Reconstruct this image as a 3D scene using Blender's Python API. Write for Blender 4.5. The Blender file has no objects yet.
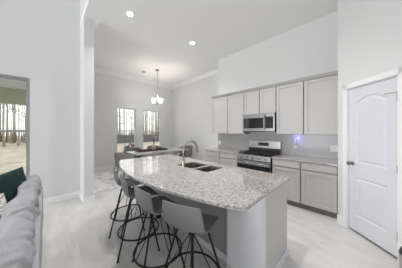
import bpy, bmesh, math, random
from mathutils import Vector, Matrix, noise
C = bpy.context.scene.collection
SC = bpy.context.scene
R = math.radians
PI = math.pi
rnd = random.Random(7)

# ---------------------------------------------------------------- camera
F_PX, YAW, HY, CAM_H = 156.8, 44.73, 131.4, 1.446
cam_d = bpy.data.cameras.new('camera')
cam_d.sensor_width = 36.0
cam_d.lens = 36.0 * F_PX / 402.0
cam_d.shift_y = -(134.0 - HY) / 402.0
cam_d.clip_start = 0.02
cam = bpy.data.objects.new('camera', cam_d)
C.objects.link(cam)
cam.location = (0, 0, CAM_H)
cam.rotation_euler = (R(90), 0, R(-YAW))
SC.camera = cam

# ---------------------------------------------------------------- world, exposure
SC.view_settings.view_transform = 'Standard'
SC.view_settings.look = 'None'
SC.view_settings.gamma = 1.0
SC.view_settings.exposure = 0.71
SC.view_settings.use_curve_mapping = False
W = bpy.data.worlds.new('overcast_sky')
SC.world = W
W.use_nodes = True
wn = W.node_tree
for n in list(wn.nodes): wn.nodes.remove(n)
wo = wn.nodes.new('ShaderNodeOutputWorld')
wb = wn.nodes.new('ShaderNodeBackground')
wb.inputs['Color'].default_value = (0.97, 0.985, 1.0, 1)
wb.inputs['Strength'].default_value = 1.45
wn.links.new(wb.outputs[0], wo.inputs[0])

LAMP_W = 72.0
W_REAR, W_WEST = 0.5, 172.0
def area(name, loc, rot, sx, sy, w, col=(1, 1, 1)):
    d = bpy.data.lights.new(name, 'AREA'); d.shape = 'RECTANGLE'; d.size = sx; d.size_y = sy
    d.energy = w; d.color = col
    o = bpy.data.objects.new(name, d); C.objects.link(o); o.location = loc; o.rotation_euler = rot
    return o

# fill lights added at unseen openings behind and left of the camera
area('fill_rear', (-3.45, -3.12, 1.55), (R(90), 0, 0), 1.0, 2.1, W_REAR, (0.96, 0.98, 1.0))
area('fill_west', (-7.92, 2.45, 1.55), (R(90), 0, R(-90)), 3.1, 2.3, W_WEST, (0.95, 0.975, 1.0))
SC.cycles.max_bounces = 14; SC.cycles.diffuse_bounces = 10

# ---------------------------------------------------------------- materials
def srgb(r, g, b):
    f = lambda c: (c / 255 / 12.92) if c / 255 <= 0.04045 else ((c / 255 + 0.055) / 1.055) ** 2.4
    return (f(r), f(g), f(b), 1)
def mat(name, c, rough=0.5, metal=0.0, spec=0.5, nscale=20.0, namt=0.04, bump=0.0, stretch=(1, 1, 1), emit=None, es=0.0):
    m = bpy.data.materials.new(name); m.use_nodes = True
    nt = m.node_tree; b = nt.nodes['Principled BSDF']
    tc = nt.nodes.new('ShaderNodeTexCoord'); mp = nt.nodes.new('ShaderNodeMapping')
    mp.inputs['Scale'].default_value = stretch
    nz = nt.nodes.new('ShaderNodeTexNoise'); nz.inputs['Scale'].default_value = nscale; nz.inputs['Detail'].default_value = 3
    nt.links.new(tc.outputs['Object'], mp.inputs[0]); nt.links.new(mp.outputs[0], nz.inputs['Vector'])
    mx = nt.nodes.new('ShaderNodeMix'); mx.data_type = 'RGBA'
    col = srgb(*c)
    mx.inputs[6].default_value = tuple(v * (1 - namt) for v in col[:3]) + (1,)
    mx.inputs[7].default_value = tuple(min(1, v * (1 + namt)) for v in col[:3]) + (1,)
    nt.links.new(nz.outputs['Fac'], mx.inputs[0]); nt.links.new(mx.outputs[2], b.inputs['Base Color'])
    b.inputs['Roughness'].default_value = rough; b.inputs['Metallic'].default_value = metal
    b.inputs['Specular IOR Level'].default_value = spec
    if bump:
        bp = nt.nodes.new('ShaderNodeBump'); bp.inputs['Strength'].default_value = bump; bp.inputs['Distance'].default_value = 0.01
        nt.links.new(nz.outputs['Fac'], bp.inputs['Height']); nt.links.new(bp.outputs[0], b.inputs['Normal'])
    if emit:
        b.inputs['Emission Color'].default_value = srgb(*emit); b.inputs['Emission Strength'].default_value = es
    return m
M = {}
M['wall'] = mat('wall_paint', (219, 219, 219), 0.7, spec=0.25, nscale=60, namt=0.01)
M['ceiling'] = mat('ceiling_paint', (238, 238, 237), 0.85, spec=0.15, nscale=80, namt=0.012)
M['trim'] = mat('white_trim_paint', (236, 236, 236), 0.4, nscale=30, namt=0.008)
M['door'] = mat('white_door_paint', (216, 217, 223), 0.4, nscale=30, namt=0.008)
M['cab'] = mat('grey_cabinet_paint', (186, 184, 182), 0.45, nscale=25, namt=0.012)
M['cab_in'] = mat('cabinet_shadow_gap', (120, 118, 116), 0.7, nscale=25, namt=0.02)
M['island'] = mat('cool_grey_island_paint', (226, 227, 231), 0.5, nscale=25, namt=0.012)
M['island_end'] = mat('warm_grey_end_panel', (198, 197, 194), 0.5, nscale=25, namt=0.012)  # end panel is a warmer, darker grey than the corner posts
M['dark_nickel'] = mat('dark_nickel', (92, 92, 92), 0.4, 1.0, nscale=30, namt=0.05)
M['island_back'] = mat('grey_back_panel', (158, 159, 161), 0.55, nscale=25, namt=0.012)  # back panel is a darker grey than the corner posts
M['toe'] = mat('toe_kick_grey', (120, 117, 113), 0.6)
M['steel'] = mat('stainless_steel', (158, 158, 158), 0.26, 1.0, nscale=6, namt=0.05, stretch=(1, 1, 60))
M['steel_dark'] = mat('brushed_sink_steel', (150, 146, 140), 0.32, 1.0, nscale=8, namt=0.08, stretch=(1, 40, 1))
M['black_glass'] = mat('black_glass', (14, 14, 15), 0.08, nscale=5, namt=0.1)
M['black'] = mat('black_enamel', (20, 20, 21), 0.4, nscale=40, namt=0.15)
M['iron'] = mat('cast_iron', (26, 26, 27), 0.6, nscale=90, namt=0.2, bump=0.15)
M['leg'] = mat('black_powder_coat', (18, 18, 19), 0.45, nscale=60, namt=0.1)
M['shell'] = mat('grey_moulded_shell', (120, 120, 121), 0.5, nscale=70, namt=0.05, bump=0.05)
M['bronze'] = mat('brushed_bronze', (166, 160, 147), 0.3, 1.0, nscale=20, namt=0.06)
M['nickel'] = mat('satin_nickel', (150, 150, 150), 0.28, 1.0, nscale=30, namt=0.04)
M['sofa'] = mat('grey_sofa_linen', (173, 173, 177), 0.9, spec=0.15, nscale=160, namt=0.09, bump=0.35)
M['green'] = mat('dark_green_velvet', (38, 58, 56), 0.85, spec=0.2, nscale=60, namt=0.2, bump=0.15)
M['chair'] = mat('grey_chair_fabric', (134, 133, 131), 0.85, spec=0.2, nscale=150, namt=0.08, bump=0.2)
M['walnut'] = mat('dark_walnut', (72, 55, 44), 0.45, nscale=6, namt=0.3, stretch=(1, 14, 14))
M['tabletop'] = mat('pale_grey_tabletop', (188, 188, 186), 0.18, nscale=5, namt=0.06, stretch=(1, 8, 8))
M['plastic'] = mat('white_plastic', (232, 232, 230), 0.4, nscale=30, namt=0.01)
M['shadow_slot'] = mat('dark_slot', (60, 60, 60), 0.7)
M['blue'] = mat('blue_led', (70, 70, 255), 0.5, emit=(70, 60, 255), es=5.0)
M['lens'] = mat('lamp_lens', (255, 252, 245), 0.5, emit=(255, 251, 242), es=9.0)
M['shade'] = mat('frosted_glass_shade', (255, 250, 240), 0.4, emit=(255, 252, 248), es=46.0)
M['bark'] = mat('pale_bark', (172, 169, 156), 0.9, spec=0.1, nscale=7, namt=0.35, bump=0.5, stretch=(3, 3, 1))
M['bark_dark'] = mat('brown_bark', (132, 128, 112), 0.9, spec=0.1, nscale=7, namt=0.35, bump=0.5, stretch=(3, 3, 1))
M['fence'] = mat('weathered_grey_boards', (92, 94, 94), 0.85, spec=0.1, nscale=3, namt=0.15, stretch=(6, 6, 1))
M['shrub'] = mat('dry_shrub', (80, 75, 60), 0.9, spec=0.1, nscale=20, namt=0.3)
M['sage'] = mat('sage_painted_beam', (190, 193, 168), 0.7, nscale=12, namt=0.03)
M['soffit'] = mat('porch_soffit_paint', (214, 215, 215), 0.7, nscale=12, namt=0.02)
M['vase'] = mat('blush_ceramic', (196, 168, 164), 0.35, nscale=12, namt=0.05)
M['petal'] = mat('pink_petals', (206, 176, 180), 0.7, nscale=40, namt=0.2)
M['stem'] = mat('brown_stems', (104, 82, 72), 0.8)
M['bin_rim'] = mat('grey_bin_rim', (150, 150, 150), 0.4)
M['win_frame'] = mat('window_vinyl', (214, 215, 216), 0.45, nscale=30, namt=0.01)
M['win_grey'] = mat('grey_window_casing', (160, 162, 162), 0.45, nscale=30, namt=0.02)

def granite():
    m = bpy.data.materials.new('speckled_granite'); m.use_nodes = True; nt = m.node_tree; b = nt.nodes['Principled BSDF']
    tc = nt.nodes.new('ShaderNodeTexCoord')
    def vor(scale, rampels):
        v = nt.nodes.new('ShaderNodeTexVoronoi'); v.inputs['Scale'].default_value = scale
        nt.links.new(tc.outputs['Object'], v.inputs['Vector'])
        sp = nt.nodes.new('ShaderNodeSeparateColor'); nt.links.new(v.outputs['Color'], sp.inputs[0])
        r = nt.nodes.new('ShaderNodeValToRGB'); r.color_ramp.interpolation = 'CONSTANT'
        els = r.color_ramp.elements
        els[0].position = rampels[0][0]; els[0].color = rampels[0][1]
        els[1].position = rampels[1][0]; els[1].color = rampels[1][1]
        for p, c in rampels[2:]:
            e = els.new(p); e.color = c
        nt.links.new(sp.outputs[0], r.inputs[0]); return r
    a = vor(90, [(0, srgb(180, 176, 174)), (0.30, srgb(160, 155, 152)), (0.55, srgb(198, 195, 193)), (0.70, srgb(120, 114, 112)), (0.86, srgb(66, 62, 60))])
    c = vor(190, [(0, srgb(194, 191, 189)), (0.5, srgb(158, 153, 150)), (0.78, srgb(112, 106, 104)), (0.93, srgb(62, 58, 57))])
    mx = nt.nodes.new('ShaderNodeMix'); mx.data_type = 'RGBA'; mx.inputs[0].default_value = 0.42
    nt.links.new(a.outputs[0], mx.inputs[6]); nt.links.new(c.outputs[0], mx.inputs[7])
    nt.links.new(mx.outputs[2], b.inputs['Base Color'])
    b.inputs['Roughness'].default_value = 0.05; b.inputs['IOR'].default_value = 2.0
    return m
M['granite'] = granite()

def floor_mat():
    m = bpy.data.materials.new('pale_plank_tile'); m.use_nodes = True; nt = m.node_tree; b = nt.nodes['Principled BSDF']
    tc = nt.nodes.new('ShaderNodeTexCoord')
    mp = nt.nodes.new('ShaderNodeMapping'); mp.inputs['Rotation'].default_value = (0, 0, R(90))
    nt.links.new(tc.outputs['Object'], mp.inputs[0])
    br = nt.nodes.new('ShaderNodeTexBrick'); br.inputs['Scale'].default_value = 1.0
    br.inputs['Brick Width'].default_value = 1.2; br.inputs['Row Height'].default_value = 0.3
    br.inputs['Mortar Size'].default_value = 0.0025; br.inputs['Mortar Smooth'].default_value = 0.3
    br.inputs['Color1'].default_value = srgb(216, 214, 212); br.inputs['Color2'].default_value = srgb(210, 208, 206)
    br.inputs['Mortar'].default_value = srgb(206, 203, 200)
    nt.links.new(mp.outputs[0], br.inputs['Vector'])
    mp2 = nt.nodes.new('ShaderNodeMapping'); mp2.inputs['Scale'].default_value = (3.5, 1.0, 1)
    nt.links.new(tc.outputs['Object'], mp2.inputs[0])
    nz = nt.nodes.new('ShaderNodeTexNoise'); nz.inputs['Scale'].default_value = 1.6; nz.inputs['Detail'].default_value = 5; nz.inputs['Distortion'].default_value = 1.2
    nt.links.new(mp2.outputs[0], nz.inputs['Vector'])
    rp = nt.nodes.new('ShaderNodeValToRGB'); rp.color_ramp.elements[0].position = 0.35; rp.color_ramp.elements[0].color = (0.86, 0.86, 0.855, 1)
    rp.color_ramp.elements[1].position = 0.62; rp.color_ramp.elements[1].color = (1, 1, 1, 1)
    nt.links.new(nz.outputs['Fac'], rp.inputs[0])
    mx = nt.nodes.new('ShaderNodeMix'); mx.data_type = 'RGBA'; mx.blend_type = 'MULTIPLY'; mx.inputs[0].default_value = 1
    nt.links.new(br.outputs[0], mx.inputs[6]); nt.links.new(rp.outputs[0], mx.inputs[7]); nt.links.new(mx.outputs[2], b.inputs['Base Color'])
    b.inputs['Roughness'].default_value = 0.32; b.inputs['Specular IOR Level'].default_value = 0.45
    return m
M['floor'] = floor_mat()

def tile_mat():
    m = bpy.data.materials.new('grey_subway_tile'); m.use_nodes = True; nt = m.node_tree; b = nt.nodes['Principled BSDF']
    tc = nt.nodes.new('ShaderNodeTexCoord')
    sp = nt.nodes.new('ShaderNodeSeparateXYZ'); cb = nt.nodes.new('ShaderNodeCombineXYZ')
    nt.links.new(tc.outputs['Object'], sp.inputs[0]); nt.links.new(sp.outputs[1], cb.inputs[0]); nt.links.new(sp.outputs[2], cb.inputs[1])
    br = nt.nodes.new('ShaderNodeTexBrick'); br.inputs['Scale'].default_value = 1
    br.inputs['Brick Width'].default_value = 0.3; br.inputs['Row Height'].default_value = 0.075; br.inputs['Mortar Size'].default_value = 0.002
    br.inputs['Color1'].default_value = srgb(168, 167, 166); br.inputs['Color2'].default_value = srgb(162, 161, 160); br.inputs['Mortar'].default_value = srgb(178, 177, 176)
    nt.links.new(cb.outputs[0], br.inputs['Vector']); nt.links.new(br.outputs[0], b.inputs['Base Color'])
    b.inputs['Roughness'].default_value = 0.25
    return m
M['tile'] = tile_mat()

def two_tone(name, c1, c2, scale, lo, hi, rough=0.9, detail=6, distort=0.6, stretch=(1, 1, 1)):
    m = bpy.data.materials.new(name); m.use_nodes = True; nt = m.node_tree; b = nt.nodes['Principled BSDF']
    tc = nt.nodes.new('ShaderNodeTexCoord'); mp = nt.nodes.new('ShaderNodeMapping'); mp.inputs['Scale'].default_value = stretch
    nt.links.new(tc.outputs['Object'], mp.inputs[0])
    nz = nt.nodes.new('ShaderNodeTexNoise'); nz.inputs['Scale'].default_value = scale; nz.inputs['Detail'].default_value = detail; nz.inputs['Distortion'].default_value = distort
    nt.links.new(mp.outputs[0], nz.inputs['Vector'])
    rp = nt.nodes.new('ShaderNodeValToRGB'); rp.color_ramp.elements[0].position = lo; rp.color_ramp.elements[0].color = srgb(*c1)
    rp.color_ramp.elements[1].position = hi; rp.color_ramp.elements[1].color = srgb(*c2)
    nt.links.new(nz.outputs['Fac'], rp.inputs[0]); nt.links.new(rp.outputs[0], b.inputs['Base Color'])
    b.inputs['Roughness'].default_value = rough; b.inputs['Specular IOR Level'].default_value = 0.15
    return m
M['rug'] = two_tone('distressed_rug', (172, 171, 172), (232, 231, 230), 3.2, 0.36, 0.47, stretch=(1, 2.4, 1))
M['ground'] = two_tone('tan_leaf_litter', (140, 131, 114), (166, 160, 147), 1.3, 0.35, 0.65)
M['pattern'] = two_tone('sage_print_fabric', (120, 124, 112), (224, 221, 212), 26, 0.44, 0.5, detail=2, distort=2.0)

def glass_mat():
    m = bpy.data.materials.new('window_glass'); m.use_nodes = True; nt = m.node_tree
    for n in list(nt.nodes): nt.nodes.remove(n)
    o = nt.nodes.new('ShaderNodeOutputMaterial'); t = nt.nodes.new('ShaderNodeBsdfTransparent'); g = nt.nodes.new('ShaderNodeBsdfGlossy')
    t.inputs[0].default_value = (0.97, 0.98, 0.98, 1); g.inputs['Roughness'].default_value = 0.02
    f = nt.nodes.new('ShaderNodeLayerWeight'); f.inputs[0].default_value = 0.12
    mu = nt.nodes.new('ShaderNodeMath'); mu.operation = 'MULTIPLY'; mu.inputs[1].default_value = 0.35
    x = nt.nodes.new('ShaderNodeMixShader')
    nt.links.new(f.outputs['Fresnel'], mu.inputs[0]); nt.links.new(mu.outputs[0], x.inputs[0]); nt.links.new(t.outputs[0], x.inputs[1]); nt.links.new(g.outputs[0], x.inputs[2]); nt.links.new(x.outputs[0], o.inputs[0])
    return m
M['glass'] = glass_mat()

# ---------------------------------------------------------------- mesh helpers
def rotz(v, a):
    c, s = math.cos(a), math.sin(a); return (v[0] * c - v[1] * s, v[0] * s + v[1] * c, v[2])
def box(bm, x0, x1, y0, y1, z0, z1, bev=0.0, seg=2):
    vs = [bm.verts.new((x, y, z)) for x in (x0, x1) for y in (y0, y1) for z in (z0, z1)]
    fs = [bm.faces.new([vs[i] for i in q]) for q in ((0, 1, 3, 2), (4, 6, 7, 5), (0, 4, 5, 1), (2, 3, 7, 6), (0, 2, 6, 4), (1, 5, 7, 3))]
    if bev:
        es = {e for f in fs for e in f.edges}
        bmesh.ops.bevel(bm, geom=list(es), offset=bev, segments=seg, affect='EDGES', profile=0.5)
    return bm
def NB(): return bmesh.new()
def bx(*a, **k): return box(NB(), *a, **k)
def tube(bm, pts, r, n=10, closed=False, cap=True):
    pts = [Vector(p) for p in pts]; L = len(pts); rings = []
    rs = r if isinstance(r, (list, tuple)) else [r] * L
    prev = None
    for i, p in enumerate(pts):
        if closed: t = pts[(i + 1) % L] - pts[i - 1]
        else: t = pts[min(i + 1, L - 1)] - pts[max(i - 1, 0)]
        t.normalize()
        if prev is None:
            a = Vector((0, 0, 1)) if abs(t.z) < 0.9 else Vector((1, 0, 0))
            u = t.cross(a).normalized()
        else:
            u = (prev - t * prev.dot(t)).normalized()
        prev = u; w = t.cross(u)
        rings.append([bm.verts.new(p + (u * math.cos(2 * PI * k / n) + w * math.sin(2 * PI * k / n)) * rs[i]) for k in range(n)])
    m = L if closed else L - 1
    for i in range(m):
        a, b = rings[i], rings[(i + 1) % L]
        for k in range(n): bm.faces.new((a[k], a[(k + 1) % n], b[(k + 1) % n], b[k]))
    if cap and not closed:
        bm.faces.new(rings[0][::-1]); bm.faces.new(rings[-1])
    return bm
def lathe(bm, prof, n=24, c=(0, 0, 0), cap=True):
    rings = [[bm.verts.new((c[0] + r * math.cos(2 * PI * k / n), c[1] + r * math.sin(2 * PI * k / n), c[2] + z)) for k in range(n)] for r, z in prof]
    for a, b in zip(rings, rings[1:]):
        for k in range(n): bm.faces.new((a[k], a[(k + 1) % n], b[(k + 1) % n], b[k]))
    if cap: bm.faces.new(rings[0][::-1]); bm.faces.new(rings[-1])
    return bm
def prism(bm, poly, axis, a0, a1):
    """poly of 2-D points extruded along axis"""
    def P(p, a):
        return {'x': (a, p[0], p[1]), 'y': (p[0], a, p[1]), 'z': (p[0], p[1], a)}[axis]
    A = [bm.verts.new(P(p, a0)) for p in poly]; B = [bm.verts.new(P(p, a1)) for p in poly]
    n = len(poly)
    for i in range(n): bm.faces.new((A[i], A[(i + 1) % n], B[(i + 1) % n], B[i]))
    bm.faces.new(A[::-1]); bm.faces.new(B)
    return bm
def obj(name, bm, m, parent=None, smooth=False, loc=None, rot=None):
    bmesh.ops.recalc_face_normals(bm, faces=bm.faces[:])
    me = bpy.data.meshes.new(name); bm.to_mesh(me); bm.free()
    if smooth:
        for p in me.polygons: p.use_smooth = True
        if smooth == 'auto':
            try: me.set_sharp_from_angle(angle=R(40))
            except Exception: pass
    o = bpy.data.objects.new(name, me); me.materials.append(M[m] if isinstance(m, str) else m); C.objects.link(o)
    if parent: o.parent = parent
    if loc: o.location = loc
    if rot: o.rotation_euler = rot
    return o
def struct(name, bm, m, parent=None, **k):
    o = obj(name, bm, m, parent, **k)
    if not parent: o['kind'] = 'structure'
    return o
def tag(o, label, cat, group=None, kind=None):
    o['label'] = label; o['category'] = cat
    if group: o['group'] = group
    if kind: o['kind'] = kind
    return o
def thing(name, label, cat, loc=(0, 0, 0), rz=0.0, group=None):
    o = bpy.data.objects.new(name, None); o.empty_display_size = 0.1; C.objects.link(o)
    o.location = loc; o.rotation_euler = (0, 0, rz)
    return tag(o, label, cat, group)
def dup(root, loc, rz, label, group=None):
    r = root.copy(); C.objects.link(r); r.location = loc; r.rotation_euler = (0, 0, rz); r['label'] = label
    if group: r['group'] = group
    for ch in list(root.children):
        c = ch.copy(); C.objects.link(c); c.parent = r
        for g in list(ch.children):
            d = g.copy(); C.objects.link(d); d.parent = c
    return r
def holed(x0, x1, z0, z1, holes, y0, y1, bm=None):
    """wall slab in xz with rectangular holes (x0,x1,z0,z1) sorted by x, extruded y0..y1"""
    bm = bm or NB(); x = x0
    for (a, b, c, d) in holes:
        box(bm, x, a, y0, y1, z0, z1)
        if c > z0: box(bm, a, b, y0, y1, z0, c)
        if d < z1: box(bm, a, b, y0, y1, d, z1)
        x = b
    box(bm, x, x1, y0, y1, z0, z1)
    return bm

# ---------------------------------------------------------------- key dimensions
ZC = 3.76
XK, YE, YL = 3.97, 0.241, 3.213          # kitchen wall plane, run of cabinets
XD, YD = 4.63, 6.79                      # dining walls
YW = 4.374                               # window wall of the living room
XP0, XP1, YP = 0.543, 0.712, 3.864       # partition
ZG = 5.5                                 # living room ceiling

# ---------------------------------------------------------------- structure
struct('floor', bx(-8, XD + 0.15, -3.2, YD + 0.15, -0.2, 0), 'floor')
struct('ceiling', bx(XP0, XD + 0.15, -3.2, YD + 0.15, ZC, ZC + 0.12), 'ceiling')
struct('ceiling_living_room', bx(-8, XP0, -3.2, YW + 0.15, ZG, ZG + 0.12), 'ceiling')
struct('wall_above_kitchen', bx(XP0, XP1, -3.2, YW + 0.15, ZC + 0.12, ZG + 0.12), 'wall')
WX0, WX1, WZ0, WZ1 = -1.25, -0.212, 0.5, 2.45
struct('wall_left', holed(-8, XP0, 0, ZG, [(WX0, WX1, WZ0, WZ1)], YW, YW + 0.15), 'wall')
struct('wall_west', holed(-3.2, YW + 0.15, 0, ZG, [(-0.25, 4.05, 0.45, 2.95)], 7.95, 8.1), 'wall').rotation_euler = (0, 0, R(90))
struct('wall_rear', holed(-8, 2.2, 0, ZG, [(-4.0, -2.9, 0.45, 2.65)], -3.35, -3.2), 'wall')
struct('wall_hall', bx(1.98, 2.13, -3.2, -1.1, 0, ZC), 'wall')
struct('wall_partition', bx(XP0, XP1, YP, YD + 0.15, 0, ZC), 'wall')
DW = [(1.98, 2.77), (3.06, 3.98)]
DZ0, DZ1 = 0.55, 2.43
struct('wall_back', holed(XP1, XD + 0.15, 0, ZC, [(a, b, DZ0, DZ1) for a, b in DW], YD, YD + 0.15), 'wall')
struct('wall_right', bx(XD, XD + 0.15, YL, YD, 0, ZC), 'wall')
struct('wall_kitchen', bx(XK, XD, YE - 0.1, YL, 0, ZC), 'wall')
struct('wall_backsplash', bx(XK - 0.008, XK, YE, YL, 0.9, 1.40), 'tile')
# pantry: short return and the 45 degree wall with its door
PX, PY = 3.327, YE                         # outer corner; local +x runs toward the camera side along the wall
pant_rot = (0, 0, R(-135))
def pstruct(name, bm, m, parent=None):
    o = struct(name, bm, m, parent)
    if not parent:
        o.location = (PX, PY, 0); o.rotation_euler = pant_rot
    return o
# local frame: +x along (-.707,-.707); room side is local -y? (rotation -135: local +y -> (.707,-.707))
S0, S1, DH = 0.178, 0.765, 2.065
pstruct('wall_pantry', holed(0, 1.9, 0, ZC, [(S0 - 0.02, S1 + 0.02, 0, DH + 0.02)], 0.0, 0.12), 'wall')
struct('wall_pantry_side', bx(XK, XK + 0.12, -1.8, YE - 0.1, 0, ZC), 'wall')
struct('wall_pantry_rear', bx(2.13, XK, -1.8, -1.68, 0, ZC), 'wall')
struct('wall_pantry_return', bx(PX, XK, YE - 0.1, YE - 0.001, 0, ZC), 'wall')
bm = NB()
box(bm, S0 - 0.075, S0 - 0.012, -0.018, 0, 0, DH + 0.08, 0.004)
box(bm, S1 + 0.012, S1 + 0.075, -0.018, 0, 0, DH + 0.08, 0.004)
box(bm, S0 - 0.075, S1 + 0.075, -0.018, 0, DH + 0.012, DH + 0.08, 0.004)
box(bm, S0 - 0.02, S0 - 0.005, 0.0, 0.12, 0, DH + 0.02); box(bm, S1 + 0.005, S1 + 0.02, 0.0, 0.12, 0, DH + 0.02); box(bm, S0 - 0.02, S1 + 0.02, 0, 0.12, DH + 0.004, DH + 0.02)
pstruct('trim_1', bm, 'trim')

def arch_panel(x0, x1, z0, z1, rise, n=10):
    """outline with an arched top"""
    pts = [(x0, z0), (x1, z0), (x1, z1 - rise)]
    for i in range(1, n):
        t = i / n; x = x1 + (x0 - x1) * t
        pts.append((x, z1 - rise + rise * (1 - (2 * t - 1) ** 2)))
    pts.append((x0, z1 - rise))
    return pts
def door_slab():
    bm = NB(); w = S1 - S0
    y0, y1 = 0.012, 0.047
    a, b = S0 + 0.105, S1 - 0.105
    panels = [arch_panel(a, b, 0.25, 0.80, 0.0, 2), arch_panel(a, b, 1.00, 1.93, 0.075, 14)]
    # face with holes via triangle fill
    outer = [(S0, 0.032), (S1, 0.032), (S1, DH), (S0, DH)]
    loops = []
    for poly in [outer] + panels:
        vs = [bm.verts.new((p[0], y0, p[1])) for p in poly]
        es = []
        for i in range(len(vs)):
            if (vs[i].co - vs[(i + 1) % len(vs)].co).length > 1e-6: es.append(bm.edges.new((vs[i], vs[(i + 1) % len(vs)])))
        loops.append((vs, es))
    bmesh.ops.triangle_fill(bm, use_beauty=True, use_dissolve=False, edges=[e for l in loops for e in l[1]])
    # moulded recess of each panel: slope in, flat groove, raised field
    for poly, (vs, es) in zip(panels, loops[1:]):
        cx = (a + b) / 2; cz = sum(p[1] for p in poly) / len(poly)
        zmin = min(p[1] for p in poly); zmax = max(p[1] for p in poly)
        cz = (zmin + zmax) / 2
        prev = vs
        for inset, dy in ((0.012, 0.012), (0.026, 0.012), (0.045, 0.003)):
            sx = 1 - 2 * inset / (b - a); sz = 1 - 2 * inset / (zmax - zmin)
            cur = [bm.verts.new((cx + (v.co.x - cx) * sx, y0 + dy, cz + (v.co.z - cz) * sz)) for v in vs]
            for i in range(len(vs)):
                j = (i + 1) % len(vs)
                if (vs[i].co - vs[j].co).length > 1e-6: bm.faces.new((prev[i], prev[j], cur[j], cur[i]))
            prev = cur
        bm.faces.new(prev)
    # sides and back
    ov = loops[0][0]
    bk = [bm.verts.new((v.co.x, y1, v.co.z)) for v in ov]
    for i in range(4): bm.faces.new((ov[i], ov[(i + 1) % 4], bk[(i + 1) % 4], bk[i]))
    bm.faces.new(bk)
    return bm
d1 = pstruct('door_1', door_slab(), 'door')
bm = NB(); kx, kz = S0 + 0.055, 0.985
def yl(bm0, prof, cx, cz, n=18):
    rings = [[bm0.verts.new((cx + r * math.cos(2 * PI * k / n), y, cz + r * math.sin(2 * PI * k / n))) for k in range(n)] for r, y in prof]
    for p, q in zip(rings, rings[1:]):
        for k in range(n): bm0.faces.new((p[k], p[(k + 1) % n], q[(k + 1) % n], q[k]))
    bm0.faces.new(rings[0]); bm0.faces.new(rings[-1])
yl(bm, [(0.030, 0.012), (0.030, 0.004), (0.024, 0.0), (0.012, -0.004), (0.012, -0.026), (0.022, -0.034), (0.028, -0.046), (0.026, -0.058), (0.014, -0.066)], kx, kz)
o = obj('door_knob', bm, 'nickel', d1, 'auto'); o['label'] = 'satin nickel round door knob'
for hz in (0.27, 1.02, 1.83):
    bm = NB(); box(bm, S1 - 0.012, S1 + 0.012, 0.006, 0.013, hz - 0.045, hz + 0.045)
    tube(bm, [(S1 + 0.003, -0.002, hz - 0.047), (S1 + 0.003, -0.002, hz + 0.047)], 0.007, 10)
    obj('hinge', bm, 'nickel', d1, 'auto')
bm = NB(); tube(bm, [(S1 + 0.003, -0.002, 1.885), (S1 - 0.05, -0.02, 1.885), (S1 - 0.085, -0.03, 1.885)], 0.005, 8)
lathe(bm, [(0.004, -0.006), (0.009, -0.004), (0.009, 0.004), (0.004, 0.006)], 10, (S1 - 0.09, -0.03, 1.885))
obj('hinge_door_stop', bm, 'nickel', d1, 'auto')

# baseboards
def baseboard(name, x0, x1, y0, y1):
    return struct(name, bx(x0, x1, y0, y1, 0, 0.12, 0.004), 'trim')
baseboard('baseboard_left', -8, XP0, YW - 0.016, YW)
bm = NB(); box(bm, XP0 - 0.016, XP0, YP - 0.016, YW - 0.017, 0, 0.12, 0.004); box(bm, XP0, XP1 + 0.016, YP - 0.016, YP, 0, 0.12, 0.004); box(bm, XP1, XP1 + 0.016, YP, YD - 0.017, 0, 0.12, 0.004)
struct('baseboard_partition', bm, 'trim')
baseboard('baseboard_back', XP1 + 0.017, XD, YD - 0.016, YD)
baseboard('baseboard_right', XD - 0.016, XD, YL, YD - 0.017)
bm = NB(); box(bm, 0.0, S0 - 0.077, -0.016, 0, 0, 0.12, 0.004); box(bm, S1 + 0.077, 1.9, -0.016, 0, 0, 0.12, 0.004)
pstruct('baseboard_pantry', bm, 'trim')
# crown moulding of the dining room
CP = [(0, -0.135), (0.016, -0.135), (0.022, -0.112), (0.045, -0.085), (0.085, -0.036), (0.098, -0.022), (0.11, -0.018), (0.11, 0), (0, 0)]
struct('trim_2', prism(NB(), [(YD - a, ZC + b) for a, b in CP], 'x', XP1, XD), 'trim')
struct('trim_3', prism(NB(), [(XD - a, ZC + b) for a, b in CP], 'y', YL, YD), 'trim')
struct('trim_4', prism(NB(), [(XP1 + a, ZC + b) for a, b in CP], 'y', YP, YD), 'trim')

# windows (double hung)
def window(name, x0, x1, z0, z1, y, casing, cw, frame_m, depth=0.15):
    bm = NB()
    fr = 0.026
    ya, yb = y + 0.02, y + 0.11
    box(bm, x0, x0 + fr, ya, yb, z0, z1); box(bm, x1 - fr, x1, ya, yb, z0, z1)
    box(bm, x0 + fr, x1 - fr, ya, yb, z0, z0 + fr); box(bm, x0 + fr, x1 - fr, ya, yb, z1 - fr, z1)
    w = struct(name, bm, frame_m)
    zm = (z0 + z1) / 2 - 0.02
    for k, (a, b, yy) in enumerate(((z0 + fr, zm + 0.02, y + 0.03), (zm - 0.02, z1 - fr, y + 0.062))):
        bm = NB(); s = 0.022
        box(bm, x0 + fr, x0 + fr + s, yy, yy + 0.028, a, b); box(bm, x1 - fr - s, x1 - fr, yy, yy + 0.028, a, b)
        box(bm, x0 + fr + s, x1 - fr - s, yy, yy + 0.028, a, a + s + 0.008); box(bm, x0 + fr + s, x1 - fr - s, yy, yy + 0.028, b - s - 0.008, b)
        sash = obj('window_sash', bm, frame_m, w)
        obj('window_pane', bx(x0 + fr + s, x1 - fr - s, yy + 0.012, yy + 0.016, a + s + 0.008, b - s - 0.008), 'glass', sash)
    bm = NB(); box(bm, x0 - 0.05, x1 + 0.05, y - 0.035, y + 0.019, z0 - 0.03, z0, 0.004)
    obj('window_sill', bm, 'trim', w)
    if casing:
        bm = NB()
        box(bm, x0 - cw, x0, y - 0.02, y, z0, z1 + cw, 0.003); box(bm, x1, x1 + cw, y - 0.02, y, z0, z1 + cw, 0.003); box(bm, x0, x1, y - 0.02, y, z1, z1 + cw, 0.003)
        obj('window_casing', bm, casing, w)
    return w
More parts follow.
